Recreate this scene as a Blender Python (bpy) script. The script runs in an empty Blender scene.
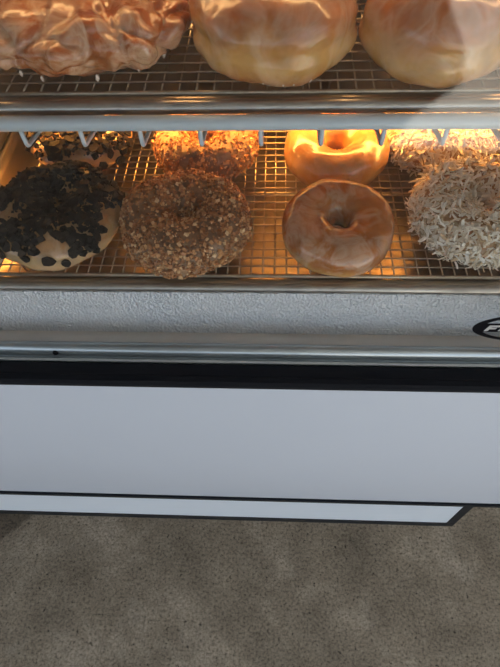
import bpy, bmesh, math, random
from mathutils import Vector, Matrix, noise, Euler
S = bpy.context.scene
C = S.collection
H = 1.45                      # eye height of the camera above the floor
PI = math.pi

# ------------------------------------------------------------------ helpers
def link_mesh(name, verts, faces, mat, parent=None, smooth=True, mats=None):
    me = bpy.data.meshes.new(name)
    me.from_pydata([tuple(v) for v in verts], [], faces)
    me.update()
    if smooth:
        for p in me.polygons: p.use_smooth = True
    o = bpy.data.objects.new(name, me); C.objects.link(o)
    for m in (mats or [mat]): me.materials.append(m)
    if parent: o.parent = parent
    return o

def tag(o, label=None, cat=None, group=None, kind=None):
    if label: o['label'] = label
    if cat: o['category'] = cat
    if group: o['group'] = group
    if kind: o['kind'] = kind
    return o

def thing(name, label, cat, loc=(0, 0, 0), group=None):
    o = bpy.data.objects.new(name, None); C.objects.link(o)
    o.location = loc; o.empty_display_size = .02
    return tag(o, label, cat, group)

class MB:
    def __init__(s): s.v = []; s.f = []
    def box(s, x0, x1, y0, y1, z0, z1):
        n = len(s.v)
        s.v += [(x, y, z) for z in (z0, z1) for x, y in ((x0, y0), (x1, y0), (x1, y1), (x0, y1))]
        s.f += [tuple(n+i for i in q) for q in ((0,3,2,1),(4,5,6,7),(0,1,5,4),(1,2,6,5),(2,3,7,6),(3,0,4,7))]
    def prism_x(s, pts, x0, x1):          # closed (y,z) profile swept along x
        n = len(s.v); k = len(pts)
        s.v += [(x0, y, z) for y, z in pts] + [(x1, y, z) for y, z in pts]
        s.f += [(n+i, n+(i+1) % k, n+k+(i+1) % k, n+k+i) for i in range(k)]
        s.f += [tuple(n+i for i in reversed(range(k))), tuple(n+k+i for i in range(k))]
    def tube(s, pts, r, seg=8):
        pts = [Vector(p) for p in pts]; rings = []
        for i, p in enumerate(pts):
            a = pts[max(i-1, 0)]; b = pts[min(i+1, len(pts)-1)]
            t = (b-a).normalized()
            up = Vector((0, 0, 1)) if abs(t.z) < .9 else Vector((1, 0, 0))
            u = t.cross(up).normalized(); w = t.cross(u)
            n = len(s.v)
            s.v += [tuple(p+(u*math.cos(2*PI*k/seg)+w*math.sin(2*PI*k/seg))*r) for k in range(seg)]
            rings.append(n)
        for a, b in zip(rings, rings[1:]):
            s.f += [(a+k, a+(k+1) % seg, b+(k+1) % seg, b+k) for k in range(seg)]
        s.f += [tuple(rings[0]+k for k in range(seg))[::-1], tuple(rings[-1]+k for k in range(seg))]
    def build(s, name, mat, parent=None, smooth=False, bevel=0, seg=2):
        o = link_mesh(name, s.v, s.f, mat, parent, smooth)
        bm = bmesh.new(); bm.from_mesh(o.data); bmesh.ops.recalc_face_normals(bm, faces=bm.faces); bm.to_mesh(o.data); bm.free()
        if bevel:
            m = o.modifiers.new('b', 'BEVEL'); m.width = bevel; m.segments = seg; m.limit_method = 'ANGLE'; m.angle_limit = .6
            for p in o.data.polygons: p.use_smooth = True
        return o

# ------------------------------------------------------------------ materials
def new_mat(name):
    m = bpy.data.materials.new(name); m.use_nodes = True
    return m, m.node_tree.nodes, m.node_tree.links, m.node_tree.nodes['Principled BSDF']

def ramp(N, stops):
    r = N.new('ShaderNodeValToRGB'); e = r.color_ramp.elements
    e[0].position, e[0].color = stops[0][0], (*stops[0][1], 1)
    e[1].position, e[1].color = stops[-1][0], (*stops[-1][1], 1)
    for p, c in stops[1:-1]:
        x = e.new(p); x.color = (*c, 1)
    return r

def nz(N, L, scale, detail=4, rough=.55, dist=0, vec=None):
    n = N.new('ShaderNodeTexNoise'); n.inputs['Scale'].default_value = scale
    n.inputs['Detail'].default_value = detail; n.inputs['Roughness'].default_value = rough
    n.inputs['Distortion'].default_value = dist
    if vec is None:
        t = N.new('ShaderNodeTexCoord'); vec = t.outputs['Object']
    L.new(vec, n.inputs['Vector'])
    return n

def bump(N, L, P, fac, strength, dist):
    b = N.new('ShaderNodeBump'); b.inputs['Strength'].default_value = strength; b.inputs['Distance'].default_value = dist
    L.new(fac, b.inputs['Height']); L.new(b.outputs[0], P.inputs['Normal'])
    return b

def simple(name, col, rough=.5, metal=0, bscale=0, bstr=.2, bdist=.001, var=0, vscale=8, coat=0):
    m, N, L, P = new_mat(name)
    P.inputs['Base Color'].default_value = (*col, 1); P.inputs['Roughness'].default_value = rough
    P.inputs['Metallic'].default_value = metal; P.inputs['Coat Weight'].default_value = coat
    if var:
        n = nz(N, L, vscale, 5)
        r = ramp(N, [(.3, tuple(c*(1-var) for c in col)), (.7, tuple(min(1, c*(1+var)) for c in col))])
        L.new(n.outputs['Fac'], r.inputs[0]); L.new(r.outputs[0], P.inputs['Base Color'])
    if bscale:
        n = nz(N, L, bscale, 3); bump(N, L, P, n.outputs['Fac'], bstr, bdist)
    return m

M = {}
M['panel'] = simple('white_laminate', (.555, .60, .685), .45, var=.02, vscale=2.5, bscale=9, bstr=.05, bdist=.01)
M['panel2'] = simple('white_trim_panel', (.66, .73, .82), .4, var=.02, vscale=3)
M['black'] = simple('black_rubber', (.007, .008, .012), .6, bscale=300, bstr=.15, bdist=.0005)
M['blackedge'] = simple('black_edging', (.009, .012, .017), .45)
M['steel'] = simple('rail_steel', (.42, .46, .48), .28, .85, var=.08, vscale=20)
M['shelf'] = simple('grey_coated_steel', (.72, .69, .65), .42, .25, var=.07, vscale=30)
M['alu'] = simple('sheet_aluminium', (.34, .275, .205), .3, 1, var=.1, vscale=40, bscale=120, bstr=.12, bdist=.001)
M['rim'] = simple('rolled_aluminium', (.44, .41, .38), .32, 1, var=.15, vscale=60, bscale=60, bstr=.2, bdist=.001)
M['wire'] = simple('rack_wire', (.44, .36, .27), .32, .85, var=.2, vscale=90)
M['rod'] = simple('epoxy_coated_rod', (.50, .56, .60), .4, .0, var=.05, vscale=30, coat=.3)
M['inner'] = simple('case_interior', (.30, .29, .28), .5, .3, var=.1)
M['blocker'] = simple('sun_blocker_board', (.5, .5, .49), .8, var=.1, vscale=1)
M['wall'] = simple('painted_wall', (.45, .44, .42), .8, var=.08, vscale=2, bscale=80, bstr=.2)
M['ink'] = simple('logo_black', (.006, .006, .008), .5)
M['letter'] = simple('logo_silver', (.5, .5, .5), .45)
M['dirt'] = simple('dried_dirt', (.05, .04, .03), .9)

for k_, v_ in (('black', .15), ('ink', .05), ('blackedge', .2)): M[k_].node_tree.nodes['Principled BSDF'].inputs['Specular IOR Level'].default_value = v_
# embossed (stucco pattern) aluminium
m, N, L, P = new_mat('stucco_embossed_aluminium')
P.inputs['Metallic'].default_value = .25; P.inputs['Roughness'].default_value = .38
n1 = nz(N, L, 9, 4); r = ramp(N, [(.3, (.72, .76, .83)), (.7, (.84, .86, .90))]); L.new(n1.outputs['Fac'], r.inputs[0]); L.new(r.outputs[0], P.inputs['Base Color'])
v = N.new('ShaderNodeTexVoronoi'); v.inputs['Scale'].default_value = 520; v.feature = 'SMOOTH_F1'
t = N.new('ShaderNodeTexCoord'); nn = nz(N, L, 140, 2); mx = N.new('ShaderNodeMix'); mx.data_type = 'RGBA'; mx.inputs[0].default_value = .003
L.new(t.outputs['Object'], mx.inputs[6]); L.new(nn.outputs['Color'], mx.inputs[7]); L.new(mx.outputs[2], v.inputs['Vector'])
bump(N, L, P, v.outputs['Distance'], 1.0, .003); M['stucco'] = m

# glass: clear sheet with a Fresnel mirror layer
m, N, L, P = new_mat('clear_glass'); N.remove(P)
out = N['Material Output']; tr = N.new('ShaderNodeBsdfTransparent'); tr.inputs[0].default_value = (.97, .98, .98, 1)
gl = N.new('ShaderNodeBsdfGlossy'); gl.inputs['Roughness'].default_value = .0
fr = N.new('ShaderNodeFresnel'); fr.inputs[0].default_value = 1.5; ms = N.new('ShaderNodeMixShader')
ge = N.new('ShaderNodeNewGeometry'); io = N.new('ShaderNodeMapRange'); io.inputs[3].default_value = 1.5; io.inputs[4].default_value = 1/1.5   # same mirror strength on both faces
L.new(ge.outputs['Backfacing'], io.inputs[0]); L.new(io.outputs[0], fr.inputs[0])
L.new(fr.outputs[0], ms.inputs[0]); L.new(tr.outputs[0], ms.inputs[1]); L.new(gl.outputs[0], ms.inputs[2]); L.new(ms.outputs[0], out.inputs[0]); M['glass'] = m

# concrete floor
m, N, L, P = new_mat('worn_concrete')
big = nz(N, L, 5, 9, .72, .15); mid = nz(N, L, 11, 8, .72); fine = nz(N, L, 150, 5, .8); spots = nz(N, L, 75, 4, .7)
def mixc(fac, a, b, mode='MIX', f=None):
    x = N.new('ShaderNodeMix'); x.data_type = 'RGBA'; x.blend_type = mode
    if fac is not None: L.new(fac, x.inputs[0])
    else: x.inputs[0].default_value = f
    L.new(a, x.inputs[6]); L.new(b, x.inputs[7]); return x.outputs[2]
r1 = ramp(N, [(.32, (.22, .18, .135)), (.52, (.36, .30, .232)), (.72, (.57, .495, .41))]); L.new(big.outputs['Fac'], r1.inputs[0])
r2 = ramp(N, [(.3, (.72, .71, .70)), (.5, (.98, .97, .96)), (.75, (1.2, 1.18, 1.15))]); L.new(mid.outputs['Fac'], r2.inputs[0])
r3 = ramp(N, [(.38, (.28, .27, .26)), (.47, (.92, .92, .92)), (.62, (1.5, 1.5, 1.48))]); L.new(fine.outputs['Fac'], r3.inputs[0])
r4 = ramp(N, [(.33, (.10, .09, .08)), (.365, (1, 1, 1))]); L.new(spots.outputs['Fac'], r4.inputs[0])
c = mixc(None, r1.outputs[0], r2.outputs[0], 'MULTIPLY', .75); c = mixc(None, c, r3.outputs[0], 'MULTIPLY', .8); c = mixc(None, c, r4.outputs[0], 'MULTIPLY', .85)
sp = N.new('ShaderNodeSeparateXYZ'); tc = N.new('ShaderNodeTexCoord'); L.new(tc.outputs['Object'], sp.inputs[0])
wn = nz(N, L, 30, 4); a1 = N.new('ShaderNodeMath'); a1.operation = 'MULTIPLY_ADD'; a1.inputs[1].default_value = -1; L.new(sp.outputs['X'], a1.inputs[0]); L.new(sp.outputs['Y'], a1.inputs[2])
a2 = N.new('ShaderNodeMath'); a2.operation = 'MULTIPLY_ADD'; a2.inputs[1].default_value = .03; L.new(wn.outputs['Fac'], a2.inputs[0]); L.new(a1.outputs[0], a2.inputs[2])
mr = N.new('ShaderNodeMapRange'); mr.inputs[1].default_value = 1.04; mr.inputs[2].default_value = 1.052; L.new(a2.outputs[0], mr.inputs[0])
darker = ramp(N, [(0, (1, 1, 1)), (1, (.5, .48, .46))]); L.new(mr.outputs[0], darker.inputs[0]); c = mixc(None, c, darker.outputs[0], 'MULTIPLY', 1)  # darker beyond a wavering diagonal line
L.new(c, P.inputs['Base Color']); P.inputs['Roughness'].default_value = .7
bump(N, L, P, fine.outputs['Fac'], .5, .003); M['floor'] = m

def dough(name, top, side, glaze, gl_amt, zmid, zw, rough=.22, swirl=45, coat=.6):
    """fried dough: brown crust, pale proof line round the side, sugar glaze in streaks"""
    m, N, L, P = new_mat(name)
    t = N.new('ShaderNodeTexCoord'); sep = N.new('ShaderNodeSeparateXYZ'); L.new(t.outputs['Object'], sep.inputs[0])
    n = nz(N, L, 28, 3, .5, 0, t.outputs['Object'])
    ad = N.new('ShaderNodeMath'); ad.operation = 'MULTIPLY_ADD'; ad.inputs[1].default_value = .034; L.new(n.outputs['Fac'], ad.inputs[0]); L.new(sep.outputs['Z'], ad.inputs[2])
    sb = N.new('ShaderNodeMath'); sb.operation = 'SUBTRACT'; sb.inputs[1].default_value = zmid+.017; L.new(ad.outputs[0], sb.inputs[0])
    ab = N.new('ShaderNodeMath'); ab.operation = 'ABSOLUTE'; L.new(sb.outputs[0], ab.inputs[0])
    mr = N.new('ShaderNodeMapRange'); mr.inputs[1].default_value = 0; mr.inputs[2].default_value = zw; mr.interpolation_type = 'SMOOTHSTEP'; L.new(ab.outputs[0], mr.inputs[0])
    n2 = nz(N, L, 60, 4, .6, .3, t.outputs['Object'])
    rt = ramp(N, [(.3, tuple(a*.75 for a in top)), (.7, tuple(a*1.25 for a in top))]); L.new(n2.outputs['Fac'], rt.inputs[0])
    rs = ramp(N, [(.3, tuple(a*.85 for a in side)), (.7, tuple(min(1, a*1.15) for a in side))]); L.new(n2.outputs['Fac'], rs.inputs[0])
    x = N.new('ShaderNodeMix'); x.data_type = 'RGBA'; L.new(mr.outputs[0], x.inputs[0]); L.new(rs.outputs[0], x.inputs[6]); L.new(rt.outputs[0], x.inputs[7])
    g = nz(N, L, swirl, 3, .55, 1.2, t.outputs['Object'])
    gr = ramp(N, [(.42, (0, 0, 0)), (.6, (gl_amt,)*3), (.74, (gl_amt*.3,)*3)]); L.new(g.outputs['Fac'], gr.inputs[0])
    y = N.new('ShaderNodeMix'); y.data_type = 'RGBA'; L.new(gr.outputs[0], y.inputs[0]); L.new(x.outputs[2], y.inputs[6]); y.inputs[7].default_value = (*glaze, 1)
    L.new(y.outputs[2], P.inputs['Base Color'])
    P.inputs['Roughness'].default_value = rough; P.inputs['Coat Weight'].default_value = coat; P.inputs['Coat Roughness'].default_value = .12
    P.inputs['Subsurface Weight'].default_value = .25; P.inputs['Subsurface Radius'].default_value = (.012, .005, .002); P.inputs['Subsurface Scale'].default_value = .5
    bump(N, L, P, g.outputs['Fac'], .35, .003)
    return m
GL = (.76, .62, .48)
M['glazed'] = dough('glazed_ring_dough', (.42, .14, .03), (.58, .29, .08), GL, .36, .012, .010, rough=.2, coat=.55)
M['glazed_gold'] = dough('golden_ring_dough', (.50, .22, .055), (.62, .32, .09), GL, .18, .019, .012)
M['raised'] = dough('raised_ring_dough', (.40, .12, .025), (.62, .33, .095), GL, .24, .022, .024, rough=.25, coat=.35, swirl=30)
M['fritter'] = dough('fritter_dough', (.34, .095, .022), (.40, .13, .032), (.78, .55, .36), .50, .02, .012, rough=.25, coat=.4, swirl=42)
M['cookie_dough'] = dough('pale_iced_dough', (.38, .20, .085), (.52, .33, .145), (.54, .40, .27), .4, .016, .014)
M['nut_dough'] = dough('brown_iced_dough', (.22, .115, .06), (.36, .21, .11), (.45, .30, .18), .3, .016, .01, rough=.5, coat=0)
M['coco_dough'] = dough('coconut_ring_dough', (.42, .22, .09), (.55, .34, .16), GL, .3, .016, .012)

def crumb_mat(name, stops, rough=.7, coat=0):
    m, N, L, P = new_mat(name)
    g = N.new('ShaderNodeNewGeometry'); r = ramp(N, stops); L.new(g.outputs['Random Per Island'], r.inputs[0]); L.new(r.outputs[0], P.inputs['Base Color'])
    P.inputs['Roughness'].default_value = rough; P.inputs['Coat Weight'].default_value = coat; P.inputs['Specular IOR Level'].default_value = .2
    return m
M['cookie'] = crumb_mat('chocolate_cookie_crumb', [(0, (.006, .005, .005)), (.85, (.016, .011, .009)), (1, (.04, .028, .02))], .8)
M['nut'] = crumb_mat('chopped_nut_crumb', [(0, (.25, .10, .038)), (.5, (.44, .20, .085)), (.82, (.60, .32, .14)), (1, (.80, .56, .32))], .55, .2)
M['coco'] = crumb_mat('coconut_flake', [(0, (.60, .42, .24)), (.3, (.80, .69, .54)), (1, (.93, .88, .80))], .6)
M['glaze'] = simple('dried_sugar_glaze', (.62, .50, .42), .25, coat=.5)
m, N, L, P = new_mat('warm_lamp_tube'); P.inputs['Base Color'].default_value = (1, .8, .5, 1)
P.inputs['Emission Color'].default_value = (1, .42, .08, 1); P.inputs['Emission Strength'].default_value = 70; M['lamp'] = m
m, N, L, P = new_mat('warm_lamp_tube_upper'); P.inputs['Base Color'].default_value = (1, .8, .5, 1)
P.inputs['Emission Color'].default_value = (1, .56, .22, 1); P.inputs['Emission Strength'].default_value = 32; M['lamp2'] = m

# ------------------------------------------------------------------ doughnuts
def torus_point(u, v, R, a, b, seed, lump, sq=2.3, wob=.03):
    """surface point and normal of an uneven ring; z = 0 is the underside"""
    cu, su, cv, sv = math.cos(u), math.sin(u), math.cos(v), math.sin(v)
    e = 2/sq
    pc = math.copysign(abs(cv)**e, cv); ps = math.copysign(abs(sv)**e, sv)
    Rr = R*(1+wob*noise.noise(Vector((cu*1.3, su*1.3, seed))))
    if ps < 0: ps *= .93
    rad = Rr+a*pc
    p = Vector((rad*cu, rad*su, b+b*ps))
    n = Vector((cv*cu/a, cv*su/a, sv/b)).normalized()
    q = Vector((p.x*32, p.y*32, p.z*32+seed*7.1))
    d = lump*noise.noise(q)+lump*.45*noise.noise(q*2.3)+lump*.35*noise.noise(Vector((q.x*1.2+3, q.y*1.2, q.z*4)))
    p = p+n*d
    p.z = max(p.z, .0)
    return p, n

def ring(name, R, a, b, seed, mat, parent, lump=.0022, nu=120, nv=56, sq=2.3, wob=.04, groove=0):
    vs = []; fs = []
    for i in range(nu):
        for j in range(nv):
            p, n = torus_point(2*PI*i/nu, 2*PI*j/nv, R, a, b, seed, lump, sq, wob)
            if groove:      # soft crease in the belt
                k = math.exp(-((p.z-b*1.02)/(b*.16))**2)*max(0, math.cos(2*PI*j/nv))
                p = p-n*groove*k*(.5+.5*noise.noise(Vector((p.x*25, p.y*25, seed))))
            vs.append(p)
    for i in range(nu):
        for j in range(nv):
            fs.append((i*nv+j, ((i+1) % nu)*nv+j, ((i+1) % nu)*nv+(j+1) % nv, i*nv+(j+1) % nv))
    return link_mesh(name, vs, fs, mat, parent)

def frame_on(p, n, rnd):
    t = n.orthogonal().normalized(); t = Matrix.Rotation(rnd.uniform(0, 2*PI), 3, n) @ t
    return t, n.cross(t)

def chunk(V, F, p, n, s, rnd, flat=.6):
    """a broken angular crumb"""
    t, w = frame_on(p, n, rnd); k = len(V)
    tilt = Matrix.Rotation(rnd.uniform(-.6, .6), 3, t)
    for a, b_, c in ((-1,-1,-1),(1,-1,-1),(1,1,-1),(-1,1,-1),(-1,-1,1),(1,-1,1),(1,1,1),(-1,1,1)):
        o = Vector((a*rnd.uniform(.5, 1.1), b_*rnd.uniform(.4, 1), c*flat*rnd.uniform(.5, 1)))*s*.5
        V.append(p+tilt @ (t*o.x+w*o.y+n*o.z))
    F += [tuple(k+i for i in q) for q in ((0,3,2,1),(4,5,6,7),(0,1,5,4),(1,2,6,5),(2,3,7,6),(3,0,4,7))]

def shard(V, F, p, n, s, rnd, th=.0012):
    """a thin broken piece of cookie with rounded outline"""
    t, w = frame_on(p, n, rnd); tilt = Matrix.Rotation(rnd.uniform(-.35, .35), 3, t)
    kk = rnd.randint(6, 8); k = len(V); rr = [s*rnd.uniform(.65, 1)*.5 for _ in range(kk)]
    for h in (0, th):
        for i in range(kk):
            a = 2*PI*i/kk; V.append(p+tilt @ (t*rr[i]*math.cos(a)+w*rr[i]*.75*math.sin(a)+n*h))
    F += [(k+i, k+(i+1) % kk, k+kk+(i+1) % kk, k+kk+i) for i in range(kk)]
    F += [tuple(k+i for i in reversed(range(kk))), tuple(k+kk+i for i in range(kk))]

def flake(V, F, p, n, s, rnd):
    """a curled strip of shredded coconut"""
    t, w = frame_on(p, n, rnd)
    lift = rnd.uniform(-.1, .4) if rnd.random() < .8 else rnd.uniform(.4, 1.0)
    d = (t*math.cos(lift)+n*math.sin(lift)).normalized(); up = d.cross(w).normalized()
    cur = rnd.uniform(-1.2, .5); wd = rnd.uniform(.0011, .0030); k = len(V); seg = 4
    for i in range(seg+1):
        f = i/seg; a = cur*f
        c = p+d*(s*f*math.cos(a*.5))+up*(s*f*math.sin(a*.5))+w*(s*.1*math.sin(f*3))
        ww = wd*(1-.5*abs(2*f-1)**2); th = up*.0003
        V += [c-w*ww*.5-th, c+w*ww*.5-th, c+w*ww*.5+th, c-w*ww*.5+th]
    for i in range(seg):
        a = k+4*i; b = a+4
        F += [(a+q, a+(q+1) % 4, b+(q+1) % 4, b+q) for q in range(4)]
    F += [(k, k+3, k+2, k+1), tuple(k+4*seg+q for q in range(4))]

def place(root, loc, rz=0, rx=0, ry=0):
    root.location = (loc[0], loc[1], loc[2]); root.rotation_euler = Euler((rx, ry, rz))

RL = H-.3305        # top of the lower rack wires
RU = H-.1970        # top of the upper rack wires

def drip(p, n, s, t):
    bm = bmesh.new(); bmesh.ops.create_uvsphere(bm, u_segments=12, v_segments=10, radius=1)
    for v in bm.verts:
        c = v.co; k = 1-.55*max(0, -c.z); v.co = Vector((c.x*k*s*.7, c.y*k*s*.7, c.z*s*1.3+s*.9))+p*1
    me = bpy.data.meshes.new('glaze_drip'); bm.to_mesh(me); bm.free(); me.materials.append(M['glaze'])
    for f in me.polygons: f.use_smooth = True
    o = bpy.data.objects.new('glaze_drip', me); C.objects.link(o); o.parent = t

def glazed(label, x, y, z, R, a, b, seed, mat, rz=0, rx=0, lump=.002, sq=2.3, groove=0, drips=0, group=None):
    t = thing('glazed_doughnut', label, 'doughnut', group=group)
    d = ring('dough_ring', R, a, b, seed, M[mat], t, lump, sq=sq, groove=groove)
    if drips:
        rnd = random.Random(seed*13)
        for i in range(drips):
            u = rnd.uniform(-2.5, -.6); p, n = torus_point(u, -.75, R, a, b, seed, lump, sq)
            drip(p, n, rnd.uniform(.0014, .0026), t)
    place(t, (x, y, z), rz, rx)
    return t

def coated(name, label, x, y, z, R, a, b, seed, mat, kind, count, rz=0, rx=0, lump=.003):
    t = thing(name, label, 'doughnut')
    ring('dough_ring', R, a, b, seed, M[mat], t, lump, 90, 44, sq=2.15)
    rnd = random.Random(seed*31+5); V = []; F = []
    made = 0
    while made < count:
        u = rnd.uniform(0, 2*PI); v = rnd.uniform(-.9, PI+.6)
        if rnd.random() > (R+a*math.cos(v))/(R+a): continue
        p, n = torus_point(u, v, R, a, b, seed, lump, 2.15, .04)
        if kind == 'cookie':
            f = noise.noise(Vector((p.x*46, p.y*46, seed*3.3)))
            if 1.25*f+.95*math.sin(v) < .52 - (.25 if p.y > 0 else 0): continue
            p = p+n*rnd.uniform(-.0005, .004)
            if rnd.random() < .045: shard(V, F, p+n*.001, n, rnd.uniform(.008, .015), rnd)
            else: chunk(V, F, p, n, rnd.choice((.0012, .0016, .0022, .003, .0045, .006))*rnd.uniform(.8, 1.3), rnd, .7)
        elif kind == 'nut':
            if v < -.7 or (noise.noise(Vector((p.x*45, p.y*45, p.z*45+seed))) < -.32 and rnd.random() < .7): continue
            p = p+n*rnd.uniform(-.0006, .0022)
            chunk(V, F, p, n, rnd.choice((.0011, .0015, .002, .0032))*rnd.uniform(.8, 1.3), rnd, .8)
        else:
            p = p+n*rnd.uniform(-.001, .001)
            flake(V, F, p, n, rnd.uniform(.004, .011), rnd)
        made += 1
    if kind == 'cookie':     # crumbs heaped into the hole
        for i in range(420):
            u = rnd.uniform(0, 2*PI); r_ = (R-a*.2)*math.sqrt(rnd.random()); zt_ = 2*b*(.80+.22*math.cos(r_/(R)*2.2))*rnd.uniform(.9, 1)
            chunk(V, F, Vector((r_*math.cos(u), r_*math.sin(u), zt_)), Vector((0, 0, 1)), rnd.choice((.002, .003, .0045))*rnd.uniform(.8, 1.3), rnd, .8)
    if kind == 'cookie':     # a few large pieces on the pale front flank, as in the picture
        for u, v in ((-2.75, .35), (-2.45, .3), (-1.75, .28), (-1.42, .22), (-1.05, .35), (-.75, .15), (-2.95, -.1), (-.5, .5), (-2.1, .55), (-1.6, .6), (-2.2, .1), (-1.2, -.05), (-2.6, -.2)):
            p, n = torus_point(u, v, R, a, b, seed, lump, 2.15, .04)
            shard(V, F, p+n*.0006, n, rnd.uniform(.010, .016), rnd, .0018)
    for q in V:
        if q.z < .0003: q.z = .0003
    o = link_mesh({'cookie': 'cookie_crumbs', 'nut': 'nut_crumbs', 'coco': 'coconut_flakes'}[kind], V, F,
                  M[kind if kind != 'cookie' else 'cookie'], t, smooth=False)
    tag(o, kind='stuff')
    place(t, (x, y, z), rz, rx)
    return t

# lower rack, front row then back row
coated('cookie_doughnut', 'big pale ring doughnut heaped with black cookie chunks, front left of lower rack', -.190, .334, RL, .033, .0225, .0185, 3, 'cookie_dough', 'cookie', 1700)
coated('nut_doughnut', 'large brown nut crumb doughnut in the front row of the lower rack', -.0765, .328, RL, .0310, .0240, .0190, 7, 'nut_dough', 'nut', 4500)
glazed('smooth brown glazed ring doughnut lying in front, leaning on the golden one', .0525, .3235, RL+.001, .0270, .0200, .0180, 11, 'glazed', rz=.2, rx=math.radians(7))
coated('coconut_doughnut', 'large doughnut shaggy with white coconut flakes, nearest the glass at the right', .172, .342, RL, .0315, .0235, .019, 17, 'coco_dough', 'coco', 3800)
coated('cookie_doughnut', 'doughnut with black cookie crumbs in the orange light, behind the big cookie one', -.193, .447, RL, .031, .0195, .0175, 23, 'cookie_dough', 'cookie', 900, rz=2)
coated('nut_doughnut', 'nut crumb doughnut lit bright orange in the back row', -.068, .436, RL, .031, .0185, .0185, 29, 'nut_dough', 'nut', 2200)
glazed('golden glazed ring doughnut glowing under the warm lamp in the back row', .0575, .424, RL, .0305, .0195, .0185, 31, 'glazed_gold', rz=1.1)
coated('coconut_doughnut', 'coconut flake doughnut half hidden in the back row at the right', .157, .4485, RL, .0290, .0215, .0185, 37, 'coco_dough', 'coco', 2600)
# upper rack
glazed('tall raised glazed doughnut in the middle of the upper rack', -.002, .3745, RU, .0305, .0255, .0265, 41, 'raised', rz=.7, lump=.003, sq=2.4, groove=.004, drips=4)
glazed('tall pale glazed doughnut on the upper rack right of the middle one', .1065, .3665, RU, .0275, .0225, .0275, 47, 'raised', rz=2.6, lump=.003, sq=2.4, groove=.003, drips=4)
glazed('glazed doughnut in the back row of the upper rack, seen between fritter and raised ring', -.078, .492, RU, .030, .022, .022, 53, 'raised', rz=.3)
glazed('glazed doughnut in the back row of the upper rack behind the middle raised ring', .052, .496, RU, .030, .022, .022, 59, 'raised', rz=1.3)

def fritter(label, x, y, z, rx_, ry_, h, seed, rz=0, drips=6):
    t = thing('glazed_fritter', label, 'fritter')
    bm = bmesh.new(); bmesh.ops.create_icosphere(bm, subdivisions=6, radius=1)
    for v in bm.verts:
        c = v.co.copy(); c.z = math.copysign(abs(c.z)**.8, c.z)
        ang = math.atan2(c.y, c.x)
        out = 1+.10*noise.noise(Vector((math.cos(ang)*2, math.sin(ang)*2, seed)))+.05*noise.noise(Vector((math.cos(ang)*5, math.sin(ang)*5, seed)))
        p = Vector((c.x*rx_*out, c.y*ry_*out, h*(c.z*.95)))
        q = Vector((p.x*24, p.y*24, p.z*24+seed))
        q = q+.55*Vector((noise.noise(q*.8), noise.noise(q*.8+Vector((5, 1, 2))), noise.noise(q*.8+Vector((2, 8, 4)))))
        d1 = noise.voronoi(q)[0]; lump = .0062*(.42-d1[0])            # rounded knobs of dough
        cre = -.0042*max(0, 1-(d1[1]-d1[0])*6)                         # creases between them
        w = Vector((noise.noise(q*1.7), noise.noise(q*1.7+Vector((9, 3, 1))), 0))
        rid = .0018*math.sin(q.x*2.2+w.x*6+q.y*1.2)+.0022*noise.noise(q*2.6)+.0011*abs(noise.noise(q*6))
        p += Vector((c.x, c.y, c.z*1.1)).normalized()*(lump+cre+rid)
        p.z = max(p.z+h, 0.0)
        v.co = p
    me = bpy.data.meshes.new('fritter_dough'); bm.to_mesh(me); bm.free()
    for p in me.polygons: p.use_smooth = True
    me.materials.append(M['fritter']); o = bpy.data.objects.new('fritter_dough', me); C.objects.link(o); o.parent = t
    rnd = random.Random(seed)
    for i in range(drips):
        a = -PI*(.12+.76*i/(drips-1))+rnd.uniform(-.1, .1); s = rnd.uniform(.0012, .0022)
        drip(Vector((rx_*.80*math.cos(a), ry_*.84*math.sin(a), h*.30)), None, s, t)
    place(t, (x, y, z), rz)
    return t
fritter('wide lumpy glazed fritter at the left of the upper rack', -.1375, .379, RU, .078, .056, .0235, 5)

# ------------------------------------------------------------------ racks and trays
def rack(label, x0, x1, y0, y1, ztop, loc_feet=.012, pitch=.0098):
    t = thing('cooling_rack', label, 'wire rack', ((x0+x1)/2, (y0+y1)/2, ztop-loc_feet)); ox, oy = (x0+x1)/2, (y0+y1)/2
    r = .00072; zt = loc_feet-r
    mb = MB(); n = int((x1-x0)/pitch)
    for i in range(n+1):
        x = x0+(x1-x0)*i/n; mb.tube([(x-ox, y0-oy, zt-.0013), (x-ox, y1-oy, zt-.0013)], r, 6)
    n = int((y1-y0)/pitch)
    for i in range(n+1):
        y = y0+(y1-y0)*i/n; mb.tube([(x0-ox, y-oy, zt), (x1-ox, y-oy, zt)], r, 6)
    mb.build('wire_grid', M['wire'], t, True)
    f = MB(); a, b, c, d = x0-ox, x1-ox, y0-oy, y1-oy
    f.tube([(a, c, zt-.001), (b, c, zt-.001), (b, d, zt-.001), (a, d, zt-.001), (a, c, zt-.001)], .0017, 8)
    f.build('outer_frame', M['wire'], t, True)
    g = MB()
    for k in range(1, 4):
        y = c+(d-c)*k/4; g.tube([(a, y, zt-.0042), (b, y, zt-.0042)], .0017, 8)
    g.build('cross_bars', M['wire'], t, True)
    for sx in (a+.02, 0, b-.02):
        for sy in (c+.02, d-.02):
            k = MB(); k.tube([(sx-.008, sy, zt-.004), (sx-.006, sy, .0012), (sx+.006, sy, .0012), (sx+.008, sy, zt-.004)], .0011, 6)
            k.build('foot', M['wire'], t, True)
    return t

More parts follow.
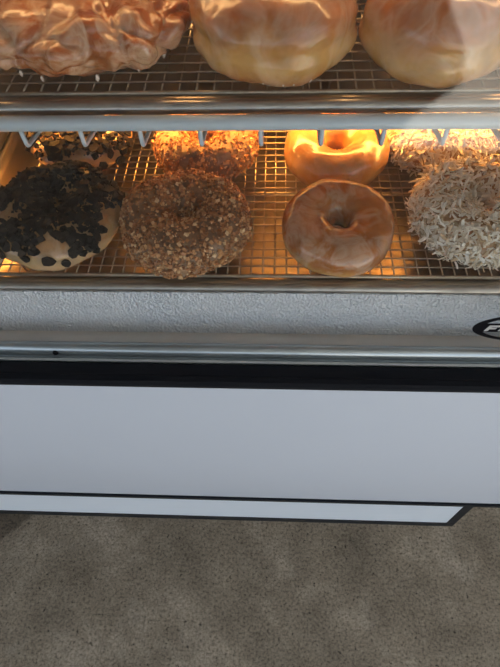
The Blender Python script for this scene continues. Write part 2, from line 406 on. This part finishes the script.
def tray(label, x0, x1, y0, y1, zrim, depth=.0185, slope=.016, lip=.009, rimr=.0042):
    """sheet pan: flat bottom, sloping walls, flat lip and a rolled edge; zrim = top of the lip"""
    ox, oy = (x0+x1)/2, (y0+y1)/2; t = thing('sheet_pan', label, 'baking tray', (ox, oy, zrim-depth))
    def rect(i, z, n=6, r=.012):
        out = []
        X0, X1, Y0, Y1 = x0-ox+i, x1-ox-i, y0-oy+i, y1-oy-i
        for cx, cy, a0 in ((X1-r, Y0+r, -PI/2), (X1-r, Y1-r, 0), (X0+r, Y1-r, PI/2), (X0+r, Y0+r, PI)):
            for k in range(n+1):
                a = a0+PI/2*k/n; out.append((cx+r*math.cos(a), cy+r*math.sin(a), z))
        return out
    loops = [rect(0, depth), rect(lip, depth), rect(lip+.0015, depth-.0015), rect(lip+slope-.003, .003), rect(lip+slope, .001)]
    V = []; F = []; k = len(loops[0])
    for l in loops: V += l
    for a in range(len(loops)-1):
        F += [(a*k+i, a*k+(i+1) % k, (a+1)*k+(i+1) % k, (a+1)*k+i) for i in range(k)]
    F.append(tuple((len(loops)-1)*k+i for i in range(k)))
    o = link_mesh('pan', V, F, M['alu'], t, smooth=True)
    m = o.modifiers.new('s', 'SOLIDIFY'); m.thickness = .001; m.offset = -1
    mb = MB(); R = rect(.001, depth-rimr+.0003, r=.013); mb.tube(R+[R[0], R[1]], rimr, 12); mb.build('rolled_rim', M['rim'], t, True)
    return t

LR = H-.3348       # lower pan lip
tray('long aluminium tray under the lower row of doughnuts, behind the glass', -.285, .365, .2768, .74, LR)
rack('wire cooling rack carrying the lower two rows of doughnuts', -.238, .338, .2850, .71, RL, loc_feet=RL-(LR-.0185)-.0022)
tray('aluminium tray at the far left, only its corner showing', -.600, -.297, .2768, .74, LR)
rack('wire cooling rack in the far left tray, its wire ends showing', -.570, -.307, .2850, .71, RL+.006, loc_feet=RL+.006-(LR-.0185)-.0022)
UR = H-.1995
tray('aluminium tray on the upper shelf with a scuffed rolled edge', -.30, .36, .3245, .78, UR, depth=.0180, rimr=.0048)
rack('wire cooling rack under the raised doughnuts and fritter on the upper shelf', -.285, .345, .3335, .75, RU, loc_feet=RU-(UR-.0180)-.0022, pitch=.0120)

# wire shelf under the upper tray
sh = thing('wire_shelf', 'pale grey wire shelf with hooked ends holding the upper tray', 'shelf', (0, .297, H-.232))
zz = H-.232
def L3(x, y, z): return (x, y-.297, z-zz)
mb = MB(); mb.tube([L3(-.60, .3140, H-.2085), L3(.62, .3140, H-.2085)], .0052, 16); mb.build('front_rod', M['rod'], sh, True)
mb = MB(); mb.tube([L3(-.60, .74, H-.2268), L3(.62, .74, H-.2268)], .0062, 12); mb.build('rear_rod', M['rod'], sh, True)
mb = MB(); mb.tube([L3(-.60, .46, H-.2268), L3(.62, .46, H-.2268)], .0062, 12); mb.build('middle_rod', M['rod'], sh, True)
x = .0315-14*.0418
for i in range(29):
    k = MB(); xx = x+i*.0418
    k.tube([L3(xx, .3145, H-.210), L3(xx, .3150, H-.2250), L3(xx, .3156, H-.2266), L3(xx, .3172, H-.2274), L3(xx, .330, H-.2298), L3(xx, .352, H-.2350), L3(xx, .86, H-.2350)], .0017, 8)
    k.build('cross_wire', M['rod'], sh, True)

# ------------------------------------------------------------------ display case
XL, XR = -.62, .64
case = thing('display_case', 'white fronted glass display case with black gasket, filled with doughnuts', 'display case', (0, .45, H-.70))
O = Vector((0, .45, H-.70))
class PB(MB):
    def build(s, *a, **k):
        s.v = [tuple(Vector(v)-O) for v in s.v]; return MB.build(s, *a, **k)
b = PB(); b.box(XL, XR, .209, .235, H-.6935, H-.3865); b.build('front_panel', M['panel'], case, bevel=.0015)
b = PB(); b.box(XL, XR, .2065, .239, H-.7010, H-.6935); b.build('black_bottom_edge', M['blackedge'], case)
b = PB(); b.prism_x([(.2078, -.3875), (.2078, -.3835), (.2105, -.3815), (.2150, -.3808), (.2158, -.3816), (.2170, -.3812), (.2262, -.3800), (.2275, -.3812), (.2275, -.3875)], XL, XR)
b.v = [(x, y, z+H) for x, y, z in b.v]; b.build('black_gasket', M['black'], case)
b = PB(); b.prism_x([(.2280, -.3865), (.2280, -.3795), (.2300, -.3785), (.2318, -.3795), (.2325, -.3805), (.2395, -.3805), (.2395, -.3865)], XL, XR)
b.v = [(x, y, z+H) for x, y, z in b.v]; b.build('lower_channel', M['steel'], case)
b = PB(); pr = []
for k in range(9):
    a = PI*k/8; pr.append((.2395-.0055*math.cos(a), -.3765+.0055*math.sin(a)))
b.prism_x([(.234, -.3804)]+pr+[(.245, -.3804)], XL, XR); b.v = [(x, y, z+H) for x, y, z in b.v]; b.build('glass_rail', M['steel'], case, smooth=True)
b = PB(); b.box(XL, XR, .235, .97, H-.392, H-.3825); b.build('deck', M['shelf'], case)
b = PB(); b.prism_x([(.2610, H-.3824), (.2735, H-.3415), (.2755, H-.3415), (.2760, H-.3430), (.2640, H-.3824)], XL+.01, XR-.01); b.build('embossed_apron', M['stucco'], case)
b = PB(); b.box(XL+.02, XR-.02, .290, .90, H-.3824, H-.3545); b.build('riser', M['inner'], case)
GY0, GY1 = .2375, .2415
b = PB(); b.box(XL+.005, XR-.005, GY0, GY1, H-.3712, H+.06); b.build('front_glass', M['glass'], case)
for sx in (XL, XR-.012):
    b = PB(); b.box(sx, sx+.012, .236, .97, H-.3824, H+.06); b.build('side_wall', M['inner'], case)
b = PB(); b.box(XL, XR, .96, .975, H-.3824, H+.06); b.build('back_wall', M['inner'], case)
b = PB(); b.box(XL, XR, .232, .975, H+.06, H+.085); b.build('top', M['panel'], case, bevel=.003)
b = PB(); b.box(XL, XR, .235, .97, H-.6955, H-.3925); b.build('cabinet_body', M['panel'], case)
for x0 in (XL+.012, XR-.018):      # uprights that carry the shelf
    b = PB(); b.box(x0, x0+.006, .30, .95, H-.2367+.0, H-.2330); b.build('shelf_bracket', M['steel'], case)
# lamps: housing > tube
for nm, y, z, ln, mt in (('lower_lamp', .452, H-.2435, .9, 'lamp'), ('upper_lamp', .50, H+.052, .9, 'lamp2')):
    b = PB(); b.box(-ln/2, ln/2, y-.016, y+.016, z, z+.006); b.box(-ln/2, ln/2, y-.0175, y-.016, z-.016, z+.006); b.box(-ln/2, ln/2, y+.016, y+.0175, z-.016, z+.006); hs = b.build('lamp_housing', M['shelf'], case)
    b = PB(); b.box(-ln/2+.01, ln/2-.01, y-.011, y+.011, z-.006, z-.0003); tb = b.build('lamp_tube', M[mt], hs)
# screw head in the rail
b = PB(); V = []
bm = bmesh.new(); bmesh.ops.create_uvsphere(bm, u_segments=16, v_segments=8, radius=.0026)
me = bpy.data.meshes.new('rail_screw'); bm.to_mesh(me); bm.free(); me.materials.append(M['ink'])
for p in me.polygons: p.use_smooth = True
o = bpy.data.objects.new('rail_screw', me); C.objects.link(o); o.parent = case; o.location = Vector((-.1885, .2345, H-.3765))-O

# maker's oval on the glass
lx, lz, yy = .2085, H-.3358, GY0-.0004
LA, LB = .0540, .0192
V = []; F = []; n = 72
def ell(A, B, y): return [(lx+A*math.cos(2*PI*i/n), y, lz+B*math.sin(2*PI*i/n)) for i in range(n)]
for A, B, y in ((LA, LB, yy), (LA-.0062, LB-.0026, yy), (LA-.0062, LB-.0026, yy+.0004), (LA, LB, yy+.0004)): V += ell(A, B, y)
for a in range(4):
    c_ = (a+1) % 4; F += [(a*n+i, a*n+(i+1) % n, c_*n+(i+1) % n, c_*n+i) for i in range(n)]
V = [tuple(Vector(v)-O) for v in V]
logo = link_mesh('oval_logo', V, F, M['ink'], case, smooth=False)
bh = .0054; band = []
Ai, Bi = LA-.0050, LB-.0020
for i in range(n):
    a = 2*PI*i/n; z = Bi*math.sin(a); z = max(-bh, min(bh, z)); xx = Ai*math.cos(a)
    band.append((xx, z))
b = PB(); k = len(band)
b.v = [(lx+x, yy-.0001, lz+z) for x, z in band]+[(lx+x, yy+.0003, lz+z) for x, z in band]
b.f = [tuple(range(k)), tuple(reversed(range(k, 2*k)))]+[(i, k+i, k+(i+1) % k, (i+1) % k) for i in range(k)]
b.build('logo_band', M['ink'], logo)
def letter(polys, x0, w, h):
    b = PB()
    for p in polys:
        k = len(b.v); q = [(x0+(u*w)+v_*h*.32, v_*h-h/2) for u, v_ in p]; m_ = len(q)
        b.v += [(lx+x, yy-.0006, lz+z) for x, z in q]+[(lx+x, yy-.00015, lz+z) for x, z in q]
        b.f += [tuple(k+i for i in range(m_)), tuple(k+m_+i for i in reversed(range(m_)))]+[(k+i, k+m_+i, k+m_+(i+1) % m_, k+(i+1) % m_) for i in range(m_)]
    b.build('logo_letter', M['letter'], logo)
bx = lambda a, c, d, e: [(a, c), (d, c), (d, e), (a, e)]
letter([bx(0, 0, .32, 1), bx(.32, .72, 1, 1), bx(.32, .34, .85, .58)], -.0445, .0085, .0074)
letter([bx(0, 0, .32, 1), bx(.32, .76, 1, 1), bx(.32, .38, .9, .62), bx(.32, 0, 1, .24)], -.0338, .0085, .0074)

# ------------------------------------------------------------------ counter the case stands on
BX = .2695
ct = thing('counter', 'low white counter body with black edging under the display case', 'counter', (0, .45, 0))
O = Vector((0, .45, 0))
b = PB(); b.box(-1.2, BX-.0125, .2105, .95, H-.795, H-.7015); b.build('counter_panel', M['panel2'], ct)
b = PB(); b.box(-1.2, BX, .2095, .951, H-.811, H-.7955); b.build('bottom_edging', M['blackedge'], ct)
b = PB(); b.box(BX-.012, BX, .2097, .951, H-.795, H-.7015); b.build('end_edging', M['blackedge'], ct)
for px_ in (-1.1, .12):
    for py_ in (.62, .90):
        b = PB(); b.box(px_, px_+.05, py_, py_+.05, 0.001, H-.811); b.build('leg', M['blackedge'], ct)

# ------------------------------------------------------------------ setting
o = link_mesh('sun_patch_reflector', [(1.08, -9, .006), (7, -9, .006), (7, -1.33, .006), (3.2, -1.33, .006), (.48, -1.50, .006), (.60, -1.72, .006), (.89, -2.01, .006), (.97, -2.34, .006)], [tuple(range(8))], simple('pale_sun_patch', (.78, .76, .72), .8, var=.06, vscale=2, bscale=60), smooth=False); tag(o, kind='structure')  # added pale sheet in the sun patch's outline; brightens its reflection in the glass
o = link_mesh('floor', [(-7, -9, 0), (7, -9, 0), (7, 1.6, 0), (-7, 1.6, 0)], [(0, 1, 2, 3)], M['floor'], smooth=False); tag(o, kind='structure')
b = MB(); b.box(-7, 7, 1.6, 1.7, 0, 3.2); o = b.build('wall_back', M['wall']); tag(o, kind='structure')
# added unseen sun blocker; its cut-out shapes the sunlit patch behind the viewer
SUN = Vector((.50, -.30, 1.0))            # direction towards the sun
hc = 3.0; sx, sy = SUN.x*hc, SUN.y*hc
lit = [(1.10, -9.5), (.99, -2.34), (.91, -2.01), (.62, -1.72), (.50, -1.52), (3.2, -1.35), (7, -1.35)]
poly = [(-7+0*sx, -9)] + [(x+sx, y+sy) for x, y in lit] + [(7+sx, 1.6), (-7, 1.6)]
V = [(x, y, hc) for x, y in poly]+[(x, y, hc+.08) for x, y in poly]; k = len(poly)
F = [tuple(reversed(range(k))), tuple(range(k, 2*k))]+[(i, (i+1) % k, k+(i+1) % k, k+i) for i in range(k)]
o = link_mesh('sun_blocker', V, F, M['blocker'], smooth=False); tag(o, kind='structure')

# ------------------------------------------------------------------ light
w = bpy.data.worlds.new('sky'); S.world = w; w.use_nodes = True
bg = w.node_tree.nodes['Background']; bg.inputs[0].default_value = (.74, .86, 1, 1); bg.inputs[1].default_value = 1.75
sl = bpy.data.lights.new('sun', 'SUN'); sl.energy = 16; sl.angle = .01; sl.color = (1, .93, .82)
so = bpy.data.objects.new('sun', sl); C.objects.link(so); so.rotation_euler = SUN.to_track_quat('Z', 'Y').to_euler(); so.location = (2, -2, 4)

# ------------------------------------------------------------------ camera
cd = bpy.data.cameras.new('camera'); co = bpy.data.objects.new('camera', cd); C.objects.link(co)
X = Vector((0.9989136, -0.0122866, 0.0449511)); Y = Vector((0.0354858, 0.8257915, -0.5628581))
Z = X.cross(Y)
co.matrix_world = Matrix((X, Y, Z)).to_4x4()
co.location = (0, 0, H)
cd.sensor_fit = 'VERTICAL'; cd.sensor_height = 24; cd.lens = 24*520/667; cd.clip_start = .01
S.camera = co
S.view_settings.view_transform = 'Standard'; S.view_settings.look = 'None'; S.view_settings.gamma = 1
S.view_settings.exposure = -.3
S.cycles.use_denoising = True
S.cycles.sample_clamp_indirect = 4
